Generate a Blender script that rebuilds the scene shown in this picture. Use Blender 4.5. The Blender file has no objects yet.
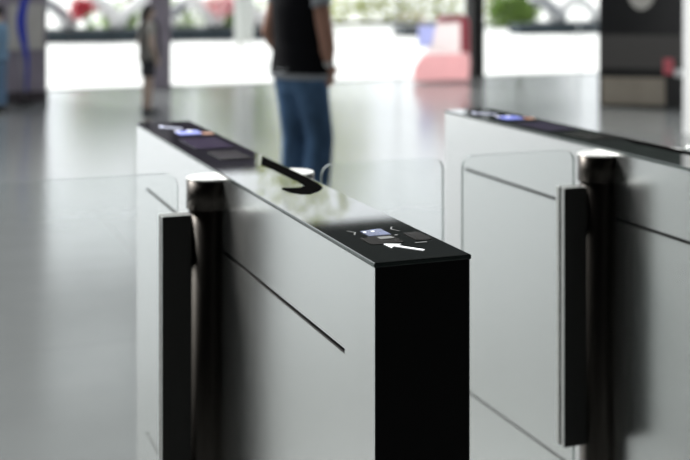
import bpy, bmesh, math, random
from mathutils import Vector, Matrix
random.seed(7)
S = bpy.context.scene
COL = S.collection
PI = math.pi

# ------------------------------------------------------------------ materials
def mat(name, col, rough=.5, metal=0., spec=.5, var=.06, scale=40., bump=0., stretch=None, emit=None, estr=0., coat=0.):
    m = bpy.data.materials.new(name); m.use_nodes = True
    nt = m.node_tree; b = nt.nodes['Principled BSDF']
    tc = nt.nodes.new('ShaderNodeTexCoord'); mp = nt.nodes.new('ShaderNodeMapping')
    nz = nt.nodes.new('ShaderNodeTexNoise'); nz.inputs['Scale'].default_value = scale; nz.inputs['Detail'].default_value = 4
    if stretch: mp.inputs['Scale'].default_value = stretch
    nt.links.new(tc.outputs['Object'], mp.inputs['Vector']); nt.links.new(mp.outputs['Vector'], nz.inputs['Vector'])
    rp = nt.nodes.new('ShaderNodeValToRGB')
    c0 = [max(0, c * (1 - var)) for c in col]; c1 = [min(1, c * (1 + var)) for c in col]
    rp.color_ramp.elements[0].color = (*c0, 1); rp.color_ramp.elements[1].color = (*c1, 1)
    rp.color_ramp.elements[0].position = .3; rp.color_ramp.elements[1].position = .7
    nt.links.new(nz.outputs['Fac'], rp.inputs['Fac']); nt.links.new(rp.outputs['Color'], b.inputs['Base Color'])
    b.inputs['Roughness'].default_value = rough; b.inputs['Metallic'].default_value = metal
    b.inputs['Specular IOR Level'].default_value = spec
    if coat: b.inputs['Coat Weight'].default_value = coat; b.inputs['Coat Roughness'].default_value = .03
    if bump:
        bp = nt.nodes.new('ShaderNodeBump'); bp.inputs['Strength'].default_value = bump; bp.inputs['Distance'].default_value = .002
        nt.links.new(nz.outputs['Fac'], bp.inputs['Height']); nt.links.new(bp.outputs['Normal'], b.inputs['Normal'])
    if emit:
        b.inputs['Emission Color'].default_value = (*emit, 1); b.inputs['Emission Strength'].default_value = estr
    return m

def glass_mat(name, tint=(.93, .97, .96), gloss=1.0):
    m = bpy.data.materials.new(name); m.use_nodes = True
    nt = m.node_tree; nt.nodes.clear()
    out = nt.nodes.new('ShaderNodeOutputMaterial'); mx = nt.nodes.new('ShaderNodeMixShader')
    tr = nt.nodes.new('ShaderNodeBsdfTransparent'); tr.inputs['Color'].default_value = (*tint, 1)
    gl = nt.nodes.new('ShaderNodeBsdfGlossy'); gl.inputs['Roughness'].default_value = .02; gl.inputs['Color'].default_value = (gloss, gloss, gloss, 1)
    fr = nt.nodes.new('ShaderNodeFresnel'); fr.inputs['IOR'].default_value = 1.45
    ge = nt.nodes.new('ShaderNodeNewGeometry'); mu = nt.nodes.new('ShaderNodeMath'); mu.operation = 'MULTIPLY'; iv = nt.nodes.new('ShaderNodeMath'); iv.operation = 'SUBTRACT'
    iv.inputs[0].default_value = 1.; nt.links.new(ge.outputs['Backfacing'], iv.inputs[1])
    fr.inputs['IOR'].default_value = 1.5; nt.links.new(fr.outputs[0], mu.inputs[0]); nt.links.new(iv.outputs[0], mu.inputs[1])
    nt.links.new(mu.outputs[0], mx.inputs[0]); nt.links.new(tr.outputs[0], mx.inputs[1]); nt.links.new(gl.outputs[0], mx.inputs[2])
    nt.links.new(mx.outputs[0], out.inputs['Surface'])
    return m

M = {}
M['panel'] = mat('pale grey speckled laminate', (.875, .89, .88), .235, .92, .5, .035, 260, .06)
M['panel_edge'] = mat('bare panel edge', (.5, .52, .5), .5)
M['black'] = mat('matt black end panel', (.008, .008, .009), .6, 0, .25)
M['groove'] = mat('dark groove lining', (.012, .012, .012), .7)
M['top'] = mat('smoked black glass top', (.018, .021, .02), .025, 0, .5, .05, 6)
M['top_edge'] = mat('ground green glass edge', (.055, .075, .07), .25, 0, .6)
M['bronze'] = mat('dark brushed stainless steel', (.07, .063, .057), .4, 1., .5, .12, 30, 0, (18, 18, .4))
_nt = M['bronze'].node_tree; _b = _nt.nodes['Principled BSDF']; _tg = _nt.nodes.new('ShaderNodeTangent'); _tg.direction_type = 'RADIAL'; _tg.axis = 'Z'
_b.inputs['Anisotropic'].default_value = .85; _b.inputs['Anisotropic Rotation'].default_value = .25; _nt.links.new(_tg.outputs[0], _b.inputs['Tangent'])
M['cap'] = mat('satin metal post cap', (.8, .81, .79), .45, .3, .5, .02)
M['clamp'] = mat('shaded dark clamp metal', (.03, .03, .029), .5, .6, .5, .06, 30, 0, (12, 12, .4))
M['clamp_lit_side'] = mat('lit clamp side', (.55, .56, .55), .4, .6)  # same clamp metal, paler to paint the light on its side
M['clamp_lit_top'] = mat('lit clamp end', (.4, .41, .4), .5, .3)  # same clamp metal, paler to paint the light on its top
M['glass'] = glass_mat('clear safety glass', (.975, .985, .982))
M['glass_edge'] = mat('polished glass edge', (.14, .18, .17), .2, 0, .7)
M['facade_glass'] = glass_mat('facade glass', (.985, .99, .988))
M['screen'] = mat('lit bluish reader screen', (.08, .1, .2), .1, 0, .5, .5, 60, 0, None, (.38, .43, .62), .26)
M['white_lit'] = mat('backlit white sign', (.9, .9, .92), .3, 0, .5, .01, 20, 0, None, (.95, .97, 1.), .9)
M['pale_lit'] = mat('backlit bluish white sign', (.6, .62, .8), .3, 0, .5, .01, 20, 0, None, (.75, .8, 1.), .6)
M['blue_lit'] = mat('backlit blue sign', (.2, .25, .8), .2, 0, .5, .1, 20, 0, None, (.32, .36, 1.), .35)
M['amber_lit'] = mat('dim amber light', (.4, .15, .06), .3, 0, .5, .1, 20, 0, None, (.9, .3, .12), .07)
M['grey_print'] = mat('grey printed reader field', (.04, .038, .036), .06, 0, .5)
M['grey_print_light'] = mat('light grey print', (.16, .16, .15), .15)
M['violet_print'] = mat('violet grey reader field', (.06, .05, .085), .05, 0, .5)
M['violet_dark'] = mat('dark violet reader bezel', (.03, .022, .04), .1, 0, .5)
M['hook'] = mat('jet black matt inlay', (.004, .004, .004), .9, 0, .0)

def floor_mat():
    m = mat('polished grey terrazzo', (.15, .158, .158), .18, 0, .38, .05, 3)
    nt = m.node_tree; b = nt.nodes['Principled BSDF']
    tc = nt.nodes.new('ShaderNodeTexCoord')
    br = nt.nodes.new('ShaderNodeTexBrick'); br.offset = 0.
    br.inputs['Scale'].default_value = 1.; br.inputs['Mortar Size'].default_value = .004
    br.inputs['Brick Width'].default_value = 1.2; br.inputs['Row Height'].default_value = 1.2
    br.inputs['Mortar'].default_value = (.12, .12, .12, 1)
    old = b.inputs['Base Color'].links[0].from_socket
    nt.links.new(tc.outputs['Object'], br.inputs['Vector'])
    nt.links.new(old, br.inputs['Color1']); nt.links.new(old, br.inputs['Color2'])
    nt.links.new(br.outputs['Color'], b.inputs['Base Color'])
    return m
M['floor'] = floor_mat()
M['paving'] = mat('pale concrete paving', (.78, .79, .78), .85, 0, .2, .04, 1.5)
M['kerb'] = mat('dark slate kerb', (.035, .05, .06), .7, 0, .3, .25, 4)
M['dark_wall'] = mat('dark charcoal plaster', (.03, .03, .032), .85, 0, .2)
M['header'] = mat('dark grey facade header', (.025, .028, .03), .6, 0, .3)
M['baffle'] = mat('dark violet glass transom', (.055, .032, .075), .35, 0, .3)  # for the unseen panel added to darken reflections on the left
M['baffle_green'] = mat('dark green glass transom', (.022, .034, .028), .35, 0, .3, .5, 1.2)  # for the unseen panel added to darken reflections on the right
M['stone'] = mat('beige grey stone', (.52, .50, .46), .45, 0, .4, .1, 5)
M['violet_stone'] = mat('violet grey cladding', (.27, .24, .28), .4, 0, .4, .12, 5)
M['base_dark'] = mat('dark brown skirting', (.05, .04, .045), .5)
M['black_metal'] = mat('black painted steel', (.012, .012, .012), .5, 0, .3)
M['white_plaster'] = mat('white plaster', (.82, .83, .83), .6)
M['alu'] = mat('grey aluminium', (.4, .42, .42), .35, .7)
M['pale_column'] = mat('pale grey column paint', (.55, .57, .55), .6)
M['white_tube'] = mat('white painted tube', (.8, .8, .8), .4)
M['grey_tube'] = mat('grey tube', (.33, .34, .36), .5)
M['leaf'] = mat('light green leaves', (.3, .45, .12), .6, 0, .3, .35, 9)
M['leaf_dark'] = mat('deep green leaves', (.05, .12, .05), .6, 0, .3, .35, 9)
M['leaf_yellow'] = mat('yellow green leaves', (.5, .55, .1), .6, 0, .3, .3, 9)
M['bark'] = mat('bark', (.12, .09, .07), .9, 0, .2, .3, 20)
M['red_petal'] = mat('red petals', (.75, .12, .16), .6, 0, .3, .3, 30)
M['pink'] = mat('pale pink board', (.92, .5, .53), .6, 0, .3, .08, 3)
M['pink_pale'] = mat('blush white board', (.95, .86, .86), .6, 0, .3, .06, 3)
def acrylic(name, col):
    m = mat(name, col, .5, 0, .4, .05, 3); nt = m.node_tree; b = nt.nodes['Principled BSDF']; out = [n for n in nt.nodes if n.type == 'OUTPUT_MATERIAL'][0]
    tl = nt.nodes.new('ShaderNodeBsdfTranslucent'); mx = nt.nodes.new('ShaderNodeMixShader'); mx.inputs[0].default_value = .6
    nt.links.new(b.inputs['Base Color'].links[0].from_socket, tl.inputs['Color'])
    nt.links.new(b.outputs[0], mx.inputs[1]); nt.links.new(tl.outputs[0], mx.inputs[2]); nt.links.new(mx.outputs[0], out.inputs['Surface']); return m
M['pink_acrylic'] = acrylic('translucent pink acrylic', (.92, .66, .67))
M['lilac_acrylic'] = acrylic('translucent periwinkle acrylic', (.66, .68, .9))
M['pale_acrylic'] = acrylic('translucent blush acrylic', (.97, .9, .9))
M['red'] = mat('red edging', (.62, .13, .16), .5)
M['lilac'] = mat('periwinkle blue board', (.3, .34, .75), .6)
M['royal'] = mat('royal blue cloth', (.02, .04, .42), .7)
M['skin'] = mat('skin', (.48, .26, .19), .55, 0, .35, .08, 25)
M['skin_light'] = mat('light skin', (.55, .42, .34), .55, 0, .35, .06, 25)
M['hair'] = mat('dark hair', (.015, .012, .011), .5, 0, .4, .3, 60)
M['black_cloth'] = mat('black cotton', (.008, .008, .010), .95, 0, .1, .3, 60, .2)
M['grey_cloth'] = mat('heather grey cotton', (.4, .42, .45), .9, 0, .2, .1, 90, .2)
M['denim'] = mat('mid blue denim', (.095, .18, .32), .85, 0, .2, .5, 9, .3, (1, 1, .3))
M['denim_light'] = mat('faded denim', (.15, .24, .36), .85, 0, .2, .25, 25, .3)
M['beige_cloth'] = mat('beige cotton', (.42, .40, .36), .9, 0, .2, .08, 60)
M['blue_cloth'] = mat('light blue cotton', (.17, .28, .40), .9, 0, .2, .1, 60)
M['dark_cloth'] = mat('charcoal cloth', (.05, .05, .055), .9, 0, .2, .1, 60)
M['shoe'] = mat('dark shoe leather', (.03, .03, .035), .5)
M['eye'] = mat('eye', (.05, .04, .035), .2)
M['lip'] = mat('lips', (.4, .16, .13), .5)
M['watch'] = mat('polished watch steel', (.9, .9, .9), .12, 1.)
M['kiosk'] = mat('black kiosk body', (.012, .012, .013), .35, 0, .4)
M['kiosk_mid'] = mat('charcoal kiosk band', (.075, .07, .066), .5)
M['kiosk_low'] = mat('beige kiosk base panel', (.33, .29, .235), .5, 0, .4, .1, 4)

# ------------------------------------------------------------------ helpers
def bx(bm, x0, x1, y0, y1, z0, z1, mi=0, bev=0.):
    r = bmesh.ops.create_cube(bm, size=1.)
    vs = r['verts']
    for v in vs:
        v.co = Vector(((x0 + x1) / 2 + v.co.x * (x1 - x0), (y0 + y1) / 2 + v.co.y * (y1 - y0), (z0 + z1) / 2 + v.co.z * (z1 - z0)))
    fs = {f for v in vs for f in v.link_faces}
    for f in fs: f.material_index = mi
    if bev:
        es = list({e for v in vs for e in v.link_edges})
        bmesh.ops.bevel(bm, geom=es, offset=bev, segments=2, affect='EDGES', profile=.5)

def tube(bm, pts, rad, seg=12, mi=0, cap=True, sx=1.):
    """sweep a circle along pts; rad is a number or one per point"""
    pts = [Vector(p) for p in pts]
    if not isinstance(rad, (list, tuple)): rad = [rad] * len(pts)
    rings = []
    up = None
    for i, p in enumerate(pts):
        d = (pts[min(i + 1, len(pts) - 1)] - pts[max(i - 1, 0)]).normalized()
        if up is None:
            up = Vector((0, 1, 0)) if abs(d.y) < .9 else Vector((1, 0, 0))
        a = d.cross(up).normalized(); b = a.cross(d).normalized(); up = b
        rings.append([bm.verts.new(p + (a * math.cos(t) * sx + b * math.sin(t)) * rad[i]) for t in [2 * PI * k / seg for k in range(seg)]])
    for r0, r1 in zip(rings, rings[1:]):
        for k in range(seg):
            f = bm.faces.new((r0[k], r0[(k + 1) % seg], r1[(k + 1) % seg], r1[k])); f.material_index = mi; f.smooth = True
    if cap:
        f = bm.faces.new(rings[0][::-1]); f.material_index = mi
        f = bm.faces.new(rings[-1]); f.material_index = mi

def loft(bm, rings, seg=20, mi=0):
    """rings: (center, half width x, half depth y) stacked along z"""
    rs = []
    for (c, a, b) in rings:
        rs.append([bm.verts.new((c[0] + a * math.cos(t), c[1] + b * math.sin(t), c[2])) for t in [2 * PI * k / seg for k in range(seg)]])
    for r0, r1 in zip(rs, rs[1:]):
        for k in range(seg):
            f = bm.faces.new((r0[k], r0[(k + 1) % seg], r1[(k + 1) % seg], r1[k])); f.smooth = True; f.material_index = mi
    bm.faces.new(rs[0][::-1]).material_index = mi
    bm.faces.new(rs[-1]).material_index = mi

def ball(bm, c, r, mi=0, u=16, v=12, m=None):
    res = bmesh.ops.create_uvsphere(bm, u_segments=u, v_segments=v, radius=1.)
    if not isinstance(r, (tuple, list)): r = (r, r, r)
    for vv in res['verts']:
        p = Vector((vv.co.x * r[0], vv.co.y * r[1], vv.co.z * r[2]))
        if m: p = m @ p
        vv.co = p + Vector(c)
    for f in {f for vv in res['verts'] for f in vv.link_faces}:
        f.smooth = True; f.material_index = mi

def prism(bm, pts, z0, z1, mi=0, axis='z', side_mi=None):
    """extruded outline; axis z: pts are (x, y); axis y: pts are (x, z) and z0, z1 are y"""
    def P(p, h): return (p[0], p[1], h) if axis == 'z' else (p[0], h, p[1])
    a = [bm.verts.new(P(p, z0)) for p in pts]; b = [bm.verts.new(P(p, z1)) for p in pts]
    n = len(pts)
    bm.faces.new(a).material_index = mi; bm.faces.new(b[::-1]).material_index = mi
    for k in range(n):
        f = bm.faces.new((a[k], b[k], b[(k + 1) % n], a[(k + 1) % n])); f.material_index = mi if side_mi is None else side_mi
    bmesh.ops.recalc_face_normals(bm, faces=bm.faces)

def obj(name, bm, mats, parent=None, loc=None):
    me = bpy.data.meshes.new(name); bm.normal_update(); bm.to_mesh(me); bm.free()
    if not isinstance(mats, (list, tuple)): mats = [mats]
    for m in mats: me.materials.append(m)
    o = bpy.data.objects.new(name, me); COL.objects.link(o)
    if parent: o.parent = parent
    if loc: o.location = loc
    return o

def fuse(o, voxel, smooth=2):
    """voxel-remesh into one continuous smooth surface"""
    r = o.modifiers.new('r', 'REMESH'); r.mode = 'VOXEL'; r.voxel_size = voxel; r.use_smooth_shade = True
    if smooth:
        s = o.modifiers.new('s', 'SMOOTH'); s.iterations = smooth; s.factor = .5
    dg = bpy.context.evaluated_depsgraph_get()
    me = bpy.data.meshes.new_from_object(o.evaluated_get(dg), depsgraph=dg)
    o.modifiers.clear(); old = o.data; o.data = me; me.name = o.name
    bpy.data.meshes.remove(old)
    for p in me.polygons: p.use_smooth = True
    return o

def thing(name, label, cat, loc=(0, 0, 0), rz=0., group=None):
    o = bpy.data.objects.new(name, None); COL.objects.link(o); o.empty_display_size = .1
    o.location = loc; o.rotation_euler = (0, 0, rz); tag(o, label, cat, group)
    return o
def tag(o, label, cat, group=None, kind=None):
    o['label'] = label; o['category'] = cat
    if group: o['group'] = group
    if kind: o['kind'] = kind
    return o
def struct(name, bm, mats, label=None, cat=None):
    o = obj(name, bm, mats); o['kind'] = 'structure'
    if label: o['label'] = label
    o['category'] = cat or name.split('_')[0]
    return o
def B(*a, **k):
    bm = bmesh.new(); bx(bm, *a, **k); return bm
def dup(root, loc, label, group=None):
    r = root.copy(); COL.objects.link(r); r.location = loc; r['label'] = label
    if group: r['group'] = group
    for ch in list(root.children):
        c = ch.copy(); COL.objects.link(c); c.parent = r
        for g in list(ch.children):
            d = g.copy(); COL.objects.link(d); d.parent = c
    return r

# ------------------------------------------------------------------ the gates
W, L, H = .1677, 1.968, 1.0          # cabinet width, length, height
Y0 = 1.759                           # near end of both cabinets
BASE = .1977                         # how far the floor lies below the drawing's zero
K = .88                              # metres per drawing unit
PY = .986                            # post position along the cabinet
SLOT = (.135, L - .155)

def side_panel(x_out, sgn, root):
    """a 12 mm panel with two routed grooves; x_out is the outer face, sgn its outward direction"""
    bm = bmesh.new()
    th, gd = .012, .008
    ys = [0, SLOT[0], SLOT[1], L]
    zs = [-.177, .0835, .0905,   .8155, .8245, H - .008]
    xo, xi, xg = x_out, x_out - sgn * th, x_out - sgn * gd
    V = lambda x, y, z: bm.verts.new((x, y, z))
    def quad(p, mi=0): bm.faces.new([V(*q) for q in p]).material_index = mi
    for j in range(5):
        for i in range(3):
            g = (j in (1, 3)) and i == 1
            y0, y1, z0, z1 = ys[i], ys[i + 1], zs[j], zs[j + 1]
            if g:
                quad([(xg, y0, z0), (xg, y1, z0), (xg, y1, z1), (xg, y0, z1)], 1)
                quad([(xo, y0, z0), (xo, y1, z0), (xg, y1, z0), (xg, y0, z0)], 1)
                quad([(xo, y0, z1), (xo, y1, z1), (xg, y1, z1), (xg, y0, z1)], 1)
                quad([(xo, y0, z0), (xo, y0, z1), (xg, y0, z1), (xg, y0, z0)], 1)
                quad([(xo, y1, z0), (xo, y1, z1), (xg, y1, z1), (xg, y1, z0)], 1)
            else:
                quad([(xo, y0, z0), (xo, y1, z0), (xo, y1, z1), (xo, y0, z1)])
    quad([(xi, 0, zs[0]), (xi, L, zs[0]), (xi, L, zs[-1]), (xi, 0, zs[-1])])
    for y in (0, L): quad([(xo, y, zs[0]), (xi, y, zs[0]), (xi, y, zs[-1]), (xo, y, zs[-1])], 2)
    for z in (zs[0], zs[-1]): quad([(xo, 0, z), (xo, L, z), (xi, L, z), (xi, 0, z)], 2)
    bmesh.ops.remove_doubles(bm, verts=bm.verts, dist=1e-6)
    bmesh.ops.recalc_face_normals(bm, faces=bm.faces)
    return obj('side_panel', bm, [M['panel'], M['groove'], M['panel_edge']], root)

def flat(name, pts, m, parent, z=H + .0003, t=.0006):
    bm = bmesh.new(); prism(bm, pts, z, z + t); return obj(name, bm, m, parent)

def rounded(x0, x1, z0, z1, r, n=8):
    pts = []
    for cx, cz, a0 in ((x1 - r, z1 - r, 0), (x0 + r, z1 - r, 90), (x0 + r, z0 + r, 180), (x1 - r, z0 + r, 270)):
        for k in range(n + 1):
            a = math.radians(a0 + 90 * k / n); pts.append((cx + r * math.cos(a), cz + r * math.sin(a)))
    return pts

def turnstile(label, x, long_wing=0.):
    t = thing('turnstile_cabinet', label, 'turnstile', (x * K, Y0 * K, 0), 0, 'glass wing security turnstiles')
    side_panel(0, -1, t); side_panel(W, 1, t)
    for y in (-.0015, L + .0005):
        o = obj('end_panel', B(.0008, W - .0022, y, y + .001, -.177, H - .008), M['black'], t); o['label'] = 'black end panel'
    obj('plinth', B(.01, W - .01, .01, L - .01, -BASE, -.177), M['black_metal'], t)
    bm = bmesh.new(); bx(bm, -.002, W + .002, -.003, L + .003, H - .008, H, 0, .0018)
    for f in bm.faces:
        if f.normal.z < .9 and f.calc_center_median().z < H - .0004: f.material_index = 1
    top = obj('top_plate', bm, [M['top'], M['top_edge']], t); top['label'] = 'glossy black glass top plate'
    # near reader: white arrow, lit screen, chevrons, reader fields
    tip, tail = Vector((.064, .117)), Vector((.109, .052))
    d = (tip - tail).normalized(); n = Vector((-d.y, d.x))
    w = .0034
    h0 = tip - d * .022
    pts = [tail + n * w, h0 + n * w, h0 + n * w + n * .0125 - d * .004, tip, h0 - n * w - n * .0125 - d * .003, h0 - n * w, tail - n * w]
    flat('arrow_sign', [tuple(p) for p in pts], M['white_lit'], top)
    flat('reader_screen', [(.064, .226), (.064, .184), (.106, .184), (.106, .232), (.1, .234)], M['screen'], top)
    for c in ((.0675, .2135), (.0835, .2150)): 
        bm = bmesh.new(); bmesh.ops.create_cone(bm, cap_ends=True, segments=16, radius1=.0032, radius2=.0032, depth=.0006, matrix=Matrix.Translation((c[0], c[1], H + .0013)))
        obj('screen_light', bm, M['white_lit'], top)
    flat('reader_field', rounded(.042, .104, .118, .178, .008), M['grey_print'], top)
    flat('card_symbol', rounded(.072, .098, .150, .168, .002), M['grey_print_light'], top, H + .001)
    flat('sensor_field', rounded(.128, .160, .122, .188, .01), M['grey_print'], top)
    flat('badge', rounded(.118, .140, .104, .109, .001), M['grey_print_light'], top)
    for cx, cy, s in ((.050, .219, 1), (.124, .222, -1)):
        k = .0016
        flat('chevron', [(cx - s * .008, cy - .018), (cx, cy), (cx - s * .008, cy + .018), (cx - s * .008 + s * 2 * k, cy + .018), (cx + s * 2 * k, cy), (cx - s * .008 + s * 2 * k, cy - .018)], M['grey_print_light'], top)
    for cx in (.052, .112): flat('indicator', rounded(cx - .003, cx + .003, .172, .178, .002), M['grey_print_light'], top)
    # far reader, facing the other way
    flat('reader_field', rounded(.036, .140, 1.335, 1.548, .01), M['violet_print'], top, H + .001)
    flat('reader_window', rounded(.05, .128, 1.135, 1.28, .006), M['grey_print'], top, H + .001)
    a = [(.047, 1.86), (.062, 1.875), (.055, 1.845), (.105, 1.79), (.098, 1.775), (.047, 1.832), (.04, 1.815)]
    flat('entry_sign', a, M['pale_lit'], top, H + .001)
    flat('reader_screen', rounded(.062, .13, 1.64, 1.72, .008), M['blue_lit'], top, H + .001)
    for c in ((.07, 1.715), (.108, 1.718)):
        bm = bmesh.new(); bmesh.ops.create_cone(bm, cap_ends=True, segments=16, radius1=.008, radius2=.008, depth=.0006, matrix=Matrix.Translation((c[0], c[1], H + .002)))
        obj('screen_light', bm, M['white_lit'], top)
    flat('status_light', rounded(.128, .16, 1.62, 1.67, .008), M['amber_lit'], top, H + .001)
    # inlay beside the lane post: a black hooked band along the edge
    c = [(W - .003, 1.165), (W - .003, .80), (W - .006, .72), (W - .016, .668), (W - .04, .632), (W - .065, .610), (W - .083, .613), (W - .098, .64), (W - .104, .685), (W - .096, .70), (W - .082, .692),
         (W - .06, .691), (W - .044, .706), (W - .040, .774), (W - .042, .862), (W - .042, .955), (W - .049, 1.02)]
    o = flat('edge_hook', c, M['hook'], top); o['label'] = 'black hooked band on the top'
    # wings: post, collar, cap, clamp, glass on both sides
    for sgn, xf in ((-1, 0.), (1, W)):
        cx = xf + sgn * .017; py = PY
        bm = bmesh.new(); tube(bm, [(cx, py, -BASE), (cx, py, .912)], .050, 40)
        post = obj('gate_post', bm, M['bronze'], t); post['label'] = 'dark brushed steel gate post'
        bm = bmesh.new(); tube(bm, [(cx, py, .914), (cx, py, .982)], .0555, 40)
        obj('collar', bm, M['bronze'], post)
        bm = bmesh.new(); tube(bm, [(cx, py, .982), (cx, py, .9845)], .0555, 40); tube(bm, [(cx, py, .9844), (cx, py, .986)], [.0555, .054], 40)
        o = obj('post_cap', bm, M['cap'], post); o['label'] = 'pale metal post cap'
        def mx(a, b):
            return (xf + sgn * a, xf + sgn * b) if sgn > 0 else (xf + sgn * b, xf + sgn * a)
        x0, x1 = mx(.0935, .421 if sgn > 0 else .421 + long_wing)
        bm = bmesh.new(); prism(bm, rounded(x0, x1, .126, .999, .03), py - .005, py + .005, 0, 'y', 1)
        g = obj('glass_panel', bm, [M['glass'], M['glass_edge']], t); g['label'] = 'clear glass wing with rounded corners'
        for dy in (-.021, .0055):
            x0, x1 = mx(.066, .135)
            bm = bmesh.new(); bx(bm, x0, x1, py + dy, py + dy + .0155, .223, .903, 0, .0012)
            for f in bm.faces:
                if abs(f.normal.x) > .9: f.material_index = 1  # light painted per face: paler sides and top, dark front
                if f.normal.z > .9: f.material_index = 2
            obj('clamp_bar', bm, [M['clamp'], M['clamp_lit_side'], M['clamp_lit_top']], g)
    for o in t.children_recursive: o.data.transform(Matrix.Scale(K, 4) @ Matrix.Translation((0, 0, BASE)))   # drawing units to metres, base on the floor
    return t

gate = turnstile('nearer pale grey turnstile with its whole black glass top and black end in view', .718, .2)
turnstile('pale grey turnstile at the right side of the photo, cut off by the frame edge', 1.782)

# ------------------------------------------------------------------ the hall
struct('floor', B(-9, 14, -8, 16, -.1, 0), M['floor'], 'polished grey floor reflecting the daylight')
struct('ground', B(-15, 70, 16, 90, -.12, -.004), M['paving'], 'bright pale paving outside the hall', 'ground')
struct('wall_back', B(-9, 14, -8.2, -8, 0, 4.6), M['dark_wall'])
struct('wall_right', B(14, 14.2, -8, 9.0, 0, 4.6), M['dark_wall'])
struct('wall_left', B(-9.2, -9, -8, 16.0, 0, 4.6), M['dark_wall'])
struct('ceiling', B(-9.2, 14.2, -8.2, 4.8, 4.6, 4.8), M['dark_wall'])
struct('trim_1', B(-9, 14, 15.8, 16.15, 4.15, 5.2), M['header'], 'dark header above the glass front')
struct('trim_2', B(-1.0, 4.72, 15.85, 15.97, 2.5, 3.3), M['baffle'], 'dark violet transom added unseen above the left glass bays to darken reflections')  # made-up panel out of view, so the nearer black top mirrors something dark
struct('trim_4', B(8.3, 14, 15.85, 15.97, 2.4, 3.7), M['baffle_green'], 'dark green transom added unseen above the right glass bays to darken reflections')  # made-up panel out of view, darkens what the right top mirrors
struct('trim_3', B(-9, 14, 16.0, 16.08, .0, .012), M['pale_column'], 'metal threshold of the glass front')
# pillars
def pillar(n, x0, x1, y0, y1, zt, m, label, split=None):
    p = struct('pillar_%d' % n, B(x0, x1, y0, y1, 0, zt), m, label, 'pillar')
    return p
p = pillar(1, .75, 1.72, 14.47, 15.1, 5.2, M['violet_stone'], 'wide violet grey pillar at the left edge of the hall')
obj('pillar_panel', B(1.28, 1.68, 14.455, 14.475, .62, 1.16), M['stone'], p)
obj('skirting', B(.74, 1.73, 14.45, 15.12, 0, .13), M['base_dark'], p)
p = pillar(2, 3.2, 3.48, 15.7, 16.0, 4.15, M['violet_stone'], 'slim violet grey pillar beyond the far end of the nearer turnstile')
p = pillar(3, 7.98, 8.17, 15.75, 16.0, 4.15, M['black_metal'], 'black pillar of the glass front right of the pink board')
p = pillar(4, 6.97, 7.4, 9.0, 9.4, 5.2, M['white_plaster'], 'white pillar at the right frame edge')
for n, (a, b, joints) in enumerate([(1.72, 3.2, []), (3.48, 7.98, [5.2, 6.9]), (8.17, 14., [9.95, 11.9])], 1):
    w = struct('window_%d' % n, B(a, b, 16.02, 16.035, .012, 4.15), M['facade_glass'])
    for x in joints: obj('pane_joint', B(x - .006, x + .006, 16.015, 16.04, .012, 4.15), M['alu'], w)

# ------------------------------------------------------------------ things in the hall
k = thing('ticket_kiosk', 'tall black kiosk with beige base panel beside the white pillar', 'kiosk', (8.09, 11.69, 0), math.radians(-34.6))
obj('body', B(-.47, .47, -.3, .3, .0, 2.5, bev=.01), M['kiosk'], k)
obj('middle_band', B(-.46, .46, -.315, -.295, .44, .82), M['kiosk_mid'], k)
obj('base_panel', B(-.44, .26, -.315, -.295, .03, .34), M['kiosk_low'], k)
o = obj('red_button', B(.24, .35, -.33, -.295, .38, .56, bev=.01), M['red'], k); o['label'] = 'red block on the kiosk front'
obj('white_tray', B(.36, .46, -.39, -.295, .36, .44, bev=.01), M['white_plaster'], k)
bm = bmesh.new(); tube(bm, [(0, -.31, 1.36), (0, -.295, 1.36)], .16, 24, sx=1.6); obj('round_window', bm, M['stone'], k)

b = thing('display_board', 'low pink and white board with a periwinkle blue side flap by the black pillar', 'board', (7.29, 15.3, 0))
bm = bmesh.new(); prism(bm, [(-.46, .02), (.40, .02), (.42, .30), (.40, .40), (-.32, .40), (-.46, .2)], -.012, .012, 0, 'y'); obj('lower_panel', bm, M['pink_acrylic'], b)
bm = bmesh.new(); prism(bm, [(-.30, .41), (.26, .41), (.26, .84), (-.09, .84), (-.17, .58)], -.012, .012, 0, 'y'); obj('upper_panel', bm, M['pale_acrylic'], b)
bm = bmesh.new(); prism(bm, [(.27, .41), (.41, .41), (.40, .86), (.34, .94), (-.06, .94), (-.09, .85), (.27, .85)], -.02, .02, 0, 'y'); obj('edge_frame', bm, M['red'], b)
bm = bmesh.new(); prism(bm, [(-.40, .50), (-.2, .50), (-.17, .60), (-.12, .80), (-.38, .80)], -.012, .012, 0, 'y'); obj('side_flap', bm, M['lilac_acrylic'], b)
obj('foot', B(-.35, .35, -.2, .2, 0, .02), M['alu'], b)

b = thing('feather_banner', 'royal blue curved banner on a thin pole in front of the left pillar', 'banner', (1.42, 14.2, 0))
bm = bmesh.new(); tube(bm, [(.02, 0, .02), (-.03, 0, .5), (-.05, 0, .9), (-.02, 0, 1.2), (.05, 0, 1.42)], .008, 8); obj('pole', bm, M['alu'], b)
L1 = [(.03, .16), (.03, .5), (-.01, .66), (-.065, .86), (-.075, 1.0), (-.045, 1.15), (.03, 1.36)]; R1 = [(.1, 1.36), (.05, 1.15), (.03, 1.0), (.035, .86), (.055, .68), (.065, .5), (.05, .16)]
bm = bmesh.new(); prism(bm, L1 + R1, -.012, .004, 0, 'y'); obj('cloth', bm, M['royal'], b)
bm = bmesh.new(); tube(bm, [(.02, 0, 0), (.02, 0, .02)], .12, 24); obj('base', bm, M['black_metal'], b)

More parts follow.
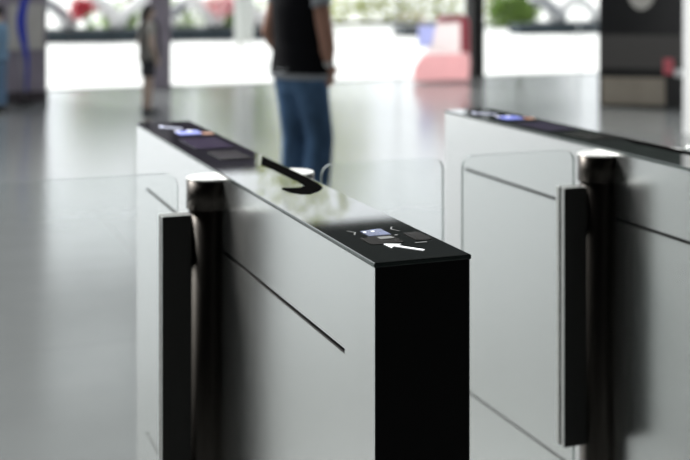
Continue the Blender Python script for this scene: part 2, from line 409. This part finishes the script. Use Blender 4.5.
# ------------------------------------------------------------------ people
def person(name, label, loc, rz, scale, J, tops, bottoms, sleeve, short_legs=False, voxel=.009, skin='skin', slim=1.):
    """J: joints of the pose in metres for a 1.75 m figure facing +y"""
    t = thing(name, label, 'person', loc, rz)
    sc = lambda o: (setattr(o, 'scale', (scale,) * 3), o)[1]
    V = Vector
    bm = bmesh.new()
    # trunk, neck, head with face
    trunk = [((0, 0, .84), .13 * slim, .10), ((0, 0, .92), .165 * slim, .115), ((0, -.005, 1.04), .145 * slim, .10), ((0, -.01, 1.15), .145 * slim, .10), ((0, -.01, 1.28), .165 * slim, .11), ((0, -.012, 1.38), .165 * slim, .10), ((0, -.012, 1.43), .12 * slim, .07), ((0, -.005, 1.465), .06, .058), ((0, .005, 1.54), .055, .056)]
    loft(bm, trunk)
    ball(bm, (0, .025, 1.645), (.076, .096, .112)); ball(bm, (0, .05, 1.585), (.055, .06, .055))
    tube(bm, [(0, .115, 1.66), (0, .135, 1.625), (0, .118, 1.612)], [.010, .016, .012], 8)
    for s in (-1, 1):
        ball(bm, (s * .078, .02, 1.635), (.012, .022, .034), 0, 10, 8)
        ball(bm, (s * .165 * slim, -.01, 1.405), (.055, .055, .055), 0, 12, 8)
    for s, k in ((1, 'R'), (-1, 'L')):
        sh, el, wr, ha = (V(J[q + k]) for q in ('sh', 'el', 'wr', 'ha'))
        tube(bm, [sh, sh.lerp(el, .45), el, el.lerp(wr, .3), wr], [.054, .052, .046, .046, .03], 14)
        d = (ha - wr).normalized(); pl = wr + d * .085
        side = d.cross(V((s, 0, 0))).normalized()
        if side.y < 0: side = -side
        tube(bm, [wr - d * .01, wr + d * .04, pl], [.027, .036, .036], 12, sx=.55)
        inn = V((-s, 0, 0))
        for q, (off, ln) in enumerate(((.027, .070), (.009, .080), (-.009, .075), (-.026, .058))):
            r0 = pl + side * off - d * .015; r1 = r0 + d * (ln * .5 + .015); r2 = r1 + (d * .8 + inn * .6).normalized() * ln * .3; r3 = r2 + (d * .5 + inn * .9).normalized() * ln * .25
            tube(bm, [r0, r1, r2, r3], [.0095, .009, .0085, .007], 8)
        r0 = wr + d * .03 + side * .028; r1 = r0 + (side * .7 + d * .7).normalized() * .04; r2 = r1 + (d + inn * .3).normalized() * .03
        tube(bm, [r0, r1, r2], [.013, .011, .009], 8)
        hp, kn, an = (V(J[q + k]) for q in ('hp', 'kn', 'an'))
        tube(bm, [hp, hp.lerp(kn, .5), kn, kn.lerp(an, .35), an], [.088 * slim, .074 * slim, .055, .056, .038], 16)
        fd = V((0, 1, 0))
        if J.get('toe' + k): fd = V(J['toe' + k]).normalized()
        tube(bm, [an - fd * .03 + V((0, 0, -.02)), an + V((0, 0, -.035)), an + fd * .09 + V((0, 0, -.055)), an + fd * .16 + V((0, 0, -.062))], [.035, .042, .034, .024], 10)
    body = fuse(obj('body', bm, M[skin], t), voxel); sc(body)
    for s in (-1, 1):
        bm = bmesh.new(); ball(bm, (s * .032, .112, 1.655), (.012, .007, .008), 0, 10, 8); sc(obj('eye', bm, M['eye'], t))
    bm = bmesh.new(); ball(bm, (0, .112, 1.582), (.024, .008, .008), 0, 10, 8); sc(obj('mouth', bm, M['lip'], t))
    # hair
    bm = bmesh.new()
    ball(bm, (0, .008, 1.668), (.086, .102, .105), 0, 20, 14)
    for v in list(bm.verts):
        if v.co.y > .075 and v.co.z < 1.70: v.co.y = .07
        if v.co.z < 1.60: v.co.z = 1.60
    if J.get('long_hair'):
        loft(bm, [((0, -.075, 1.32), .05, .03), ((0, -.08, 1.45), .075, .04), ((0, -.06, 1.6), .085, .05), ((0, -.02, 1.72), .06, .05)])
    sc(obj('hair', bm, M['hair'], t))
    # upper garment
    bm = bmesh.new(); e = .014
    hem = J.get('hem', .845)
    loft(bm, [((0, 0, hem), .196 * slim, .155), ((0, 0, .96), .188 * slim, .142), ((0, -.01, 1.08), .168 * slim, .122), ((0, -.012, 1.28), .184 * slim, .126), ((0, -.014, 1.38), .182 * slim, .116), ((0, -.014, 1.44), .125 * slim, .08), ((0, -.008, 1.475), .07, .066)], 24)
    for s, k in ((1, 'R'), (-1, 'L')):
        sh, el = V(J['sh' + k]), V(J['el' + k])
        ball(bm, (s * .165 * slim, -.012, 1.405), .068, 0, 14, 10)
        tube(bm, [V((s * .12 * slim, -.012, 1.40)), sh, sh.lerp(el, sleeve)], [.062, .064, .061], 14)
    shirt = fuse(obj('shirt', bm, M[tops], t), .011); sc(shirt)
    if J.get('cuff'):
        for s, k in ((1, 'R'), (-1, 'L')):
            sh, el = V(J['sh' + k]), V(J['el' + k])
            bm = bmesh.new(); tube(bm, [sh.lerp(el, sleeve - .12), sh.lerp(el, sleeve + .06)], .064, 16)
            o = sc(obj('sleeve_cuff', bm, M['grey_cloth'], t)); o['label'] = 'heather grey sleeve cuff'
        bm = bmesh.new(); loft(bm, [((0, 0, hem - .026), .193 * slim, .152), ((0, 0, hem + .03), .191 * slim, .150)], 24)
        o = sc(obj('undershirt_hem', bm, M['grey_cloth'], t)); o['label'] = 'pale undershirt hem'
    # trousers
    bm = bmesh.new()
    loft(bm, [((0, 0, .78), .13 * slim, .11), ((0, -.005, .86), .178 * slim, .130), ((0, -.005, .93), .172 * slim, .124), ((0, 0, .99), .16 * slim, .112)], 24)
    for s, k in ((1, 'R'), (-1, 'L')):
        hp, kn, an = (V(J[q + k]) for q in ('hp', 'kn', 'an'))
        if short_legs: tube(bm, [hp, hp.lerp(kn, .75)], [.096 * slim, .09], 16)
        else: tube(bm, [hp, hp.lerp(kn, .5), kn, kn.lerp(an, .4), an.lerp(kn, .04)], [.1 * slim, .096, .084, .086, .076], 18)
    tr = fuse(obj('trousers', bm, M[bottoms], t), .012); sc(tr)
    # shoes
    for s, k in ((1, 'R'), (-1, 'L')):
        an = V(J['an' + k]); fd = V(J['toe' + k]).normalized() if J.get('toe' + k) else V((0, 1, 0))
        bm = bmesh.new()
        tube(bm, [an + V((0, 0, .0)) - fd * .02, an - fd * .03 + V((0, 0, -.045))], [.045, .045], 12)
        tube(bm, [an - fd * .06 + V((0, 0, -.055)), an + V((0, 0, -.045)), an + fd * .10 + V((0, 0, -.055)), an + fd * .19 + V((0, 0, -.062))], [.034, .046, .042, .024], 12)
        sc(fuse(obj('shoe', bm, M['shoe'], t), .01))
    return t

A = dict(shR=(.185, -.01, 1.40), elR=(.25, .01, 1.07), wrR=(.21, .05, .95), haR=(.185, .09, .83),
         shL=(-.185, -.01, 1.40), elL=(-.24, -.06, 1.12), wrL=(-.21, .05, .95), haL=(-.18, .1, .84),
         hpR=(.085, 0, .90), knR=(.085, .085, .50), anR=(.09, .04, .085),
         hpL=(-.085, 0, .90), knL=(-.085, .03, .49), anL=(-.08, .02, .085), cuff=True, hem=.885)
man = person('person', 'person in black T-shirt and blue jeans with a wristwatch, walking away beyond the gates', (2.300, 6.827, 0), math.radians(-71), 1., A, 'black_cloth', 'denim', .28, slim=1.17)
w = bmesh.new(); wr = Vector(A['wrR']); d = (Vector(A['haR']) - wr).normalized()
tube(w, [wr - d * .012, wr + d * .012], .033, 20)
o = obj('watch', w, M['black_cloth'], man); o['label'] = 'wristwatch with a pale round face, its glint painted white'
w = bmesh.new(); nn = Vector((.74, -.62, .2)).normalized(); c = wr + nn * .034; tube(w, [c - nn * .002, c + nn * .008], .027, 20); obj('watch_glint', w, M['white_plaster'], o)  # matt white disc paints the bright glint on the watch

def stand(**k):
    d = dict(shR=(.165, -.01, 1.40), elR=(.21, -.03, 1.12), wrR=(.2, .06, .9), haR=(.19, .09, .76),
             shL=(-.165, -.01, 1.40), elL=(-.21, -.03, 1.12), wrL=(-.2, .06, .9), haL=(-.19, .09, .76),
             hpR=(.08, 0, .90), knR=(.085, .0, .49), anR=(.085, -.02, .085), hpL=(-.08, 0, .90), knL=(-.085, .02, .49), anL=(-.085, .0, .085), hem=.86)
    d.update(k); return d
kid = person('person', 'small distant person in beige top and dark shorts with a dark shoulder strap', (2.60, 12.9, 0), math.radians(-75), .67, stand(long_hair=True), 'beige_cloth', 'dark_cloth', .5, True, .011, 'skin_light', .85)
bm = bmesh.new()
tube(bm, [(.02, .10, 1.52), (.09, .135, 1.42), (.12, .14, 1.2), (.14, .14, 1.0), (.16, .10, .88)], .026, 8)
tube(bm, [(.02, -.10, 1.5), (.09, -.16, 1.38), (.12, -.15, 1.2), (.14, -.15, 1.0), (.16, -.10, .88)], .026, 8)
o = obj('bag_strap', bm, M['dark_cloth'], kid); o.scale = (.67,) * 3
person('person', 'small distant person in light blue top and jeans at the left frame edge', (1.10, 13.6, 0), math.radians(60), .66,
       stand(wrR=(.2, .2, 1.0), haR=(.15, .33, .98)), 'blue_cloth', 'denim_light', .9, False, .011, 'skin_light')

# ------------------------------------------------------------------ outside
def kerb(label, x0, x1, y):
    o = obj('kerb_wall', B(x0, x1, y - .3, y + .3, -.004, .27, bev=.02), M['kerb']); tag(o, label, 'kerb', 'dark kerbs across the paving')
kerb('dark low kerb wall seen beyond the left glass bay', 3.0, 9.05, 28)
kerb('short dark low kerb wall seen right of the walking person', 12.05, 13.3, 28)
kerb('dark low kerb wall seen left of the black kiosk', 15.4, 22.5, 28)

def crossed(n, label, x0, x1, y, seed):
    rnd = random.Random(seed)
    t = thing('tube_barrier', label, 'barrier', (x0, y + .12, .27), 0, 'white tube barriers on the kerbs')
    w = x1 - x0
    for i in range(n):
        a = w * i / n; s = 1 if i % 2 else -1
        z0, z1 = (.06, .72) if s > 0 else (.74, .08)
        bm = bmesh.new()
        pts = [(a + w / n * 1.5 * q, .05 * (i % 3) + .0, z0 + (z1 - z0) * q + .10 * math.sin(q * PI)) for q in [j / 8 for j in range(9)]]
        tube(bm, pts, .13 + .05 * rnd.random(), 12)
        obj('tube', bm, M['white_tube'] if i % 5 else M['grey_tube'], t)
    bm = bmesh.new(); bx(bm, 0, w, -.06, .06, 0, .05); obj('rail', bm, M['grey_tube'], t)
    return t
crossed(10, 'white crossed tube barrier on the kerb left of the slim violet pillar', 3.1, 8.9, 28, 1)
crossed(10, 'white crossed tube barrier on the kerb left of the black kiosk', 16.0, 22.3, 28, 2)

def leaves(bm, c, R, n, size, rnd):
    for _ in range(n):
        while True:
            p = Vector((rnd.uniform(-1, 1), rnd.uniform(-1, 1), rnd.uniform(-1, 1)))
            if .35 < p.length < 1: break
        q = Vector(c) + Vector((p.x * R[0], p.y * R[1], p.z * R[2]))
        rot = Matrix.Rotation(rnd.uniform(0, 6.28), 3, 'Z') @ Matrix.Rotation(rnd.uniform(-1, 1), 3, 'X')
        s = size * rnd.uniform(.6, 1.3)
        vs = [bm.verts.new(q + rot @ Vector(v)) for v in ((-s * .5, 0, 0), (0, -s, .1 * s), (s * .5, 0, 0), (0, s, .1 * s))]
        bm.faces.new(vs)
def tree(label, x, y, h, r, m, seed):
    rnd = random.Random(seed)
    t = thing('tree', label, 'tree', (x, y, 0), rnd.uniform(0, 6), 'trees beyond the paving')
    bm = bmesh.new(); tube(bm, [(0, 0, 0), (.05, .02, h * .3), (0, .06, h * .6)], [.16, .12, .07], 10)
    for a in range(5): tube(bm, [(.02, .02, h * .35 + .1 * a), (r * .5 * math.cos(a * 1.3), r * .5 * math.sin(a * 1.3), h * .65)], [.05, .02], 6)
    obj('trunk', bm, M['bark'], t)
    bm = bmesh.new()
    for j in range(9):
        c = (rnd.uniform(-.55, .55) * r, rnd.uniform(-.55, .55) * r, h * .62 + rnd.uniform(-.35, .35) * h * .5)
        leaves(bm, c, (r * .55, r * .55, h * .2), int(170 + 60 * r), .2, rnd)
    obj('crown', bm, M[m], t)
tree('light green tree outside reflected in the floor left of the nearer turnstile', 6.2, 33, 3.6, 1.8, 'leaf', 3)
tree('light green tree outside beyond the slim violet pillar', 9.5, 35, 4.2, 1.7, 'leaf', 4)
tree('tall yellow green tree outside beyond the walking person', 14.2, 41, 9.5, 3.2, 'leaf_yellow', 5)
tree('dark green tree outside beyond the black pillar', 18.9, 34, 5.6, 2.0, 'leaf_dark', 6)
tree('dark green tree outside left of the kiosk', 24.2, 33, 5.8, 2.2, 'leaf_dark', 7)
tree('dark green tree outside behind the kiosk', 29.5, 34, 5.6, 2.4, 'leaf_dark', 8)

def bush(label, x, y, w, h, m, seed, flowers=None, z=0):
    rnd = random.Random(seed)
    t = thing('hedge', label, 'hedge', (x, y, z), 0, 'low hedges beyond the kerbs')
    bm = bmesh.new()
    for j in range(10): leaves(bm, ((j / 9 - .5) * w, 0, h * .5), (w / 9, .5, h * .5), 160, .11, rnd)
    obj('foliage', bm, M[m], t)
    bm = bmesh.new(); tube(bm, [(-w / 2, 0, .04), (w / 2, 0, .04)], .05, 8); obj('stem', bm, M['bark'], t)
    if flowers:
        bm = bmesh.new(); leaves(bm, (flowers[0], -.45, h * .8), (flowers[1], .15, h * .22), 260, .1, rnd); o = obj('blossom', bm, M['red_petal'], t); o['label'] = 'red blossom'
bush('low green hedge beyond the left kerb', 7.2, 30.5, 4.4, .95, 'leaf', 11)
bush('low yellow green hedge seen between the walking person and the pink board', 15.6, 36, 6.0, 1.0, 'leaf_yellow', 12)
bush('low green hedge seen just right of the black pillar', 17.6, 32, 1.3, 1.0, 'leaf', 13)

def flowers(label, x, y, w, h, m, seed):
    rnd = random.Random(seed)
    t = thing('flowering_plant', label, 'plant', (x, y, .27), 0, 'flowering plants on the kerbs')
    bm = bmesh.new()
    for j in range(5): leaves(bm, (rnd.uniform(-.3, .3) * w, 0, h * rnd.uniform(.5, .9)), (w * .35, .12, h * .25), 90, .07, rnd)
    obj('blossom', bm, M[m], t)
    bm = bmesh.new()
    for j in range(5): tube(bm, [(0, 0, 0), (rnd.uniform(-.3, .3) * w, 0, h * .8)], .015, 6)
    obj('stem', bm, M['leaf_dark'], t)
flowers('red flowering plant on the kerb left of the small person in beige', 4.25, 27.82, .75, .75, 'red_petal', 21)
flowers('pink flowering plant on the kerb right of the slim violet pillar', 7.6, 27.82, 1.0, .8, 'pink', 22)
flowers('pink flowering plant on the kerb left of the black kiosk', 19.6, 27.72, .7, .7, 'pink', 23)

t = thing('street_post', 'pale grey post outside, left of the walking person', 'post', (5.77, 20.2, 0))
bm = bmesh.new(); tube(bm, [(0, 0, .36), (0, 0, 2.3)], .17, 24); obj('sleeve', bm, M['pale_column'], t)
bm = bmesh.new(); tube(bm, [(-.07, 0, -.004), (-.07, 0, .4)], .03, 12); obj('leg', bm, M['bark'], t)
bm = bmesh.new(); tube(bm, [(.09, 0, -.004), (.09, 0, .4)], .03, 12); obj('leg', bm, M['white_tube'], t)

# ------------------------------------------------------------------ light
wd = bpy.data.worlds.new('World'); S.world = wd; wd.use_nodes = True
nt = wd.node_tree; bg = nt.nodes['Background']; bg.inputs['Color'].default_value = (.93, .97, 1., 1)
tc = nt.nodes.new('ShaderNodeTexCoord'); dp = nt.nodes.new('ShaderNodeVectorMath'); dp.operation = 'DOT_PRODUCT'; dp.inputs[1].default_value = (.1, .99, .05)
mr = nt.nodes.new('ShaderNodeMapRange'); mr.inputs['From Min'].default_value = .72; mr.inputs['From Max'].default_value = .97; mr.inputs['To Min'].default_value = .9; mr.inputs['To Max'].default_value = 2.2
mr.interpolation_type = 'SMOOTHSTEP'
nt.links.new(tc.outputs['Generated'], dp.inputs[0]); nt.links.new(dp.outputs['Value'], mr.inputs['Value']); nt.links.new(mr.outputs['Result'], bg.inputs['Strength'])
su = bpy.data.lights.new('sun', 'SUN'); su.energy = 6.6; su.angle = math.radians(18); su.color = (1., .985, .95)
so = bpy.data.objects.new('sun', su); COL.objects.link(so)
so.rotation_euler = Vector((1., -2.3, -2.2)).to_track_quat('-Z', 'Y').to_euler()

# ------------------------------------------------------------------ camera
cd = bpy.data.cameras.new('camera'); co = bpy.data.objects.new('camera', cd); COL.objects.link(co)
F, TH, HY = 1196.16, .3626, -20.74
cd.sensor_width = 36.; cd.lens = F * 36. / 690.
co.location = (0, 0, 1.45); co.rotation_euler = (PI / 2, 0, -TH)
cd.shift_y = -(230 - HY) / 690.
cd.clip_start = .05; cd.clip_end = 300
cd.dof.use_dof = True; cd.dof.focus_distance = 1.79; cd.dof.aperture_fstop = 3.7
S.camera = co
S.view_settings.view_transform = 'Standard'; S.view_settings.look = 'None'
S.view_settings.exposure = 0.; S.view_settings.gamma = 1.; S.view_settings.use_curve_mapping = False
S.cycles.transparent_max_bounces = 16
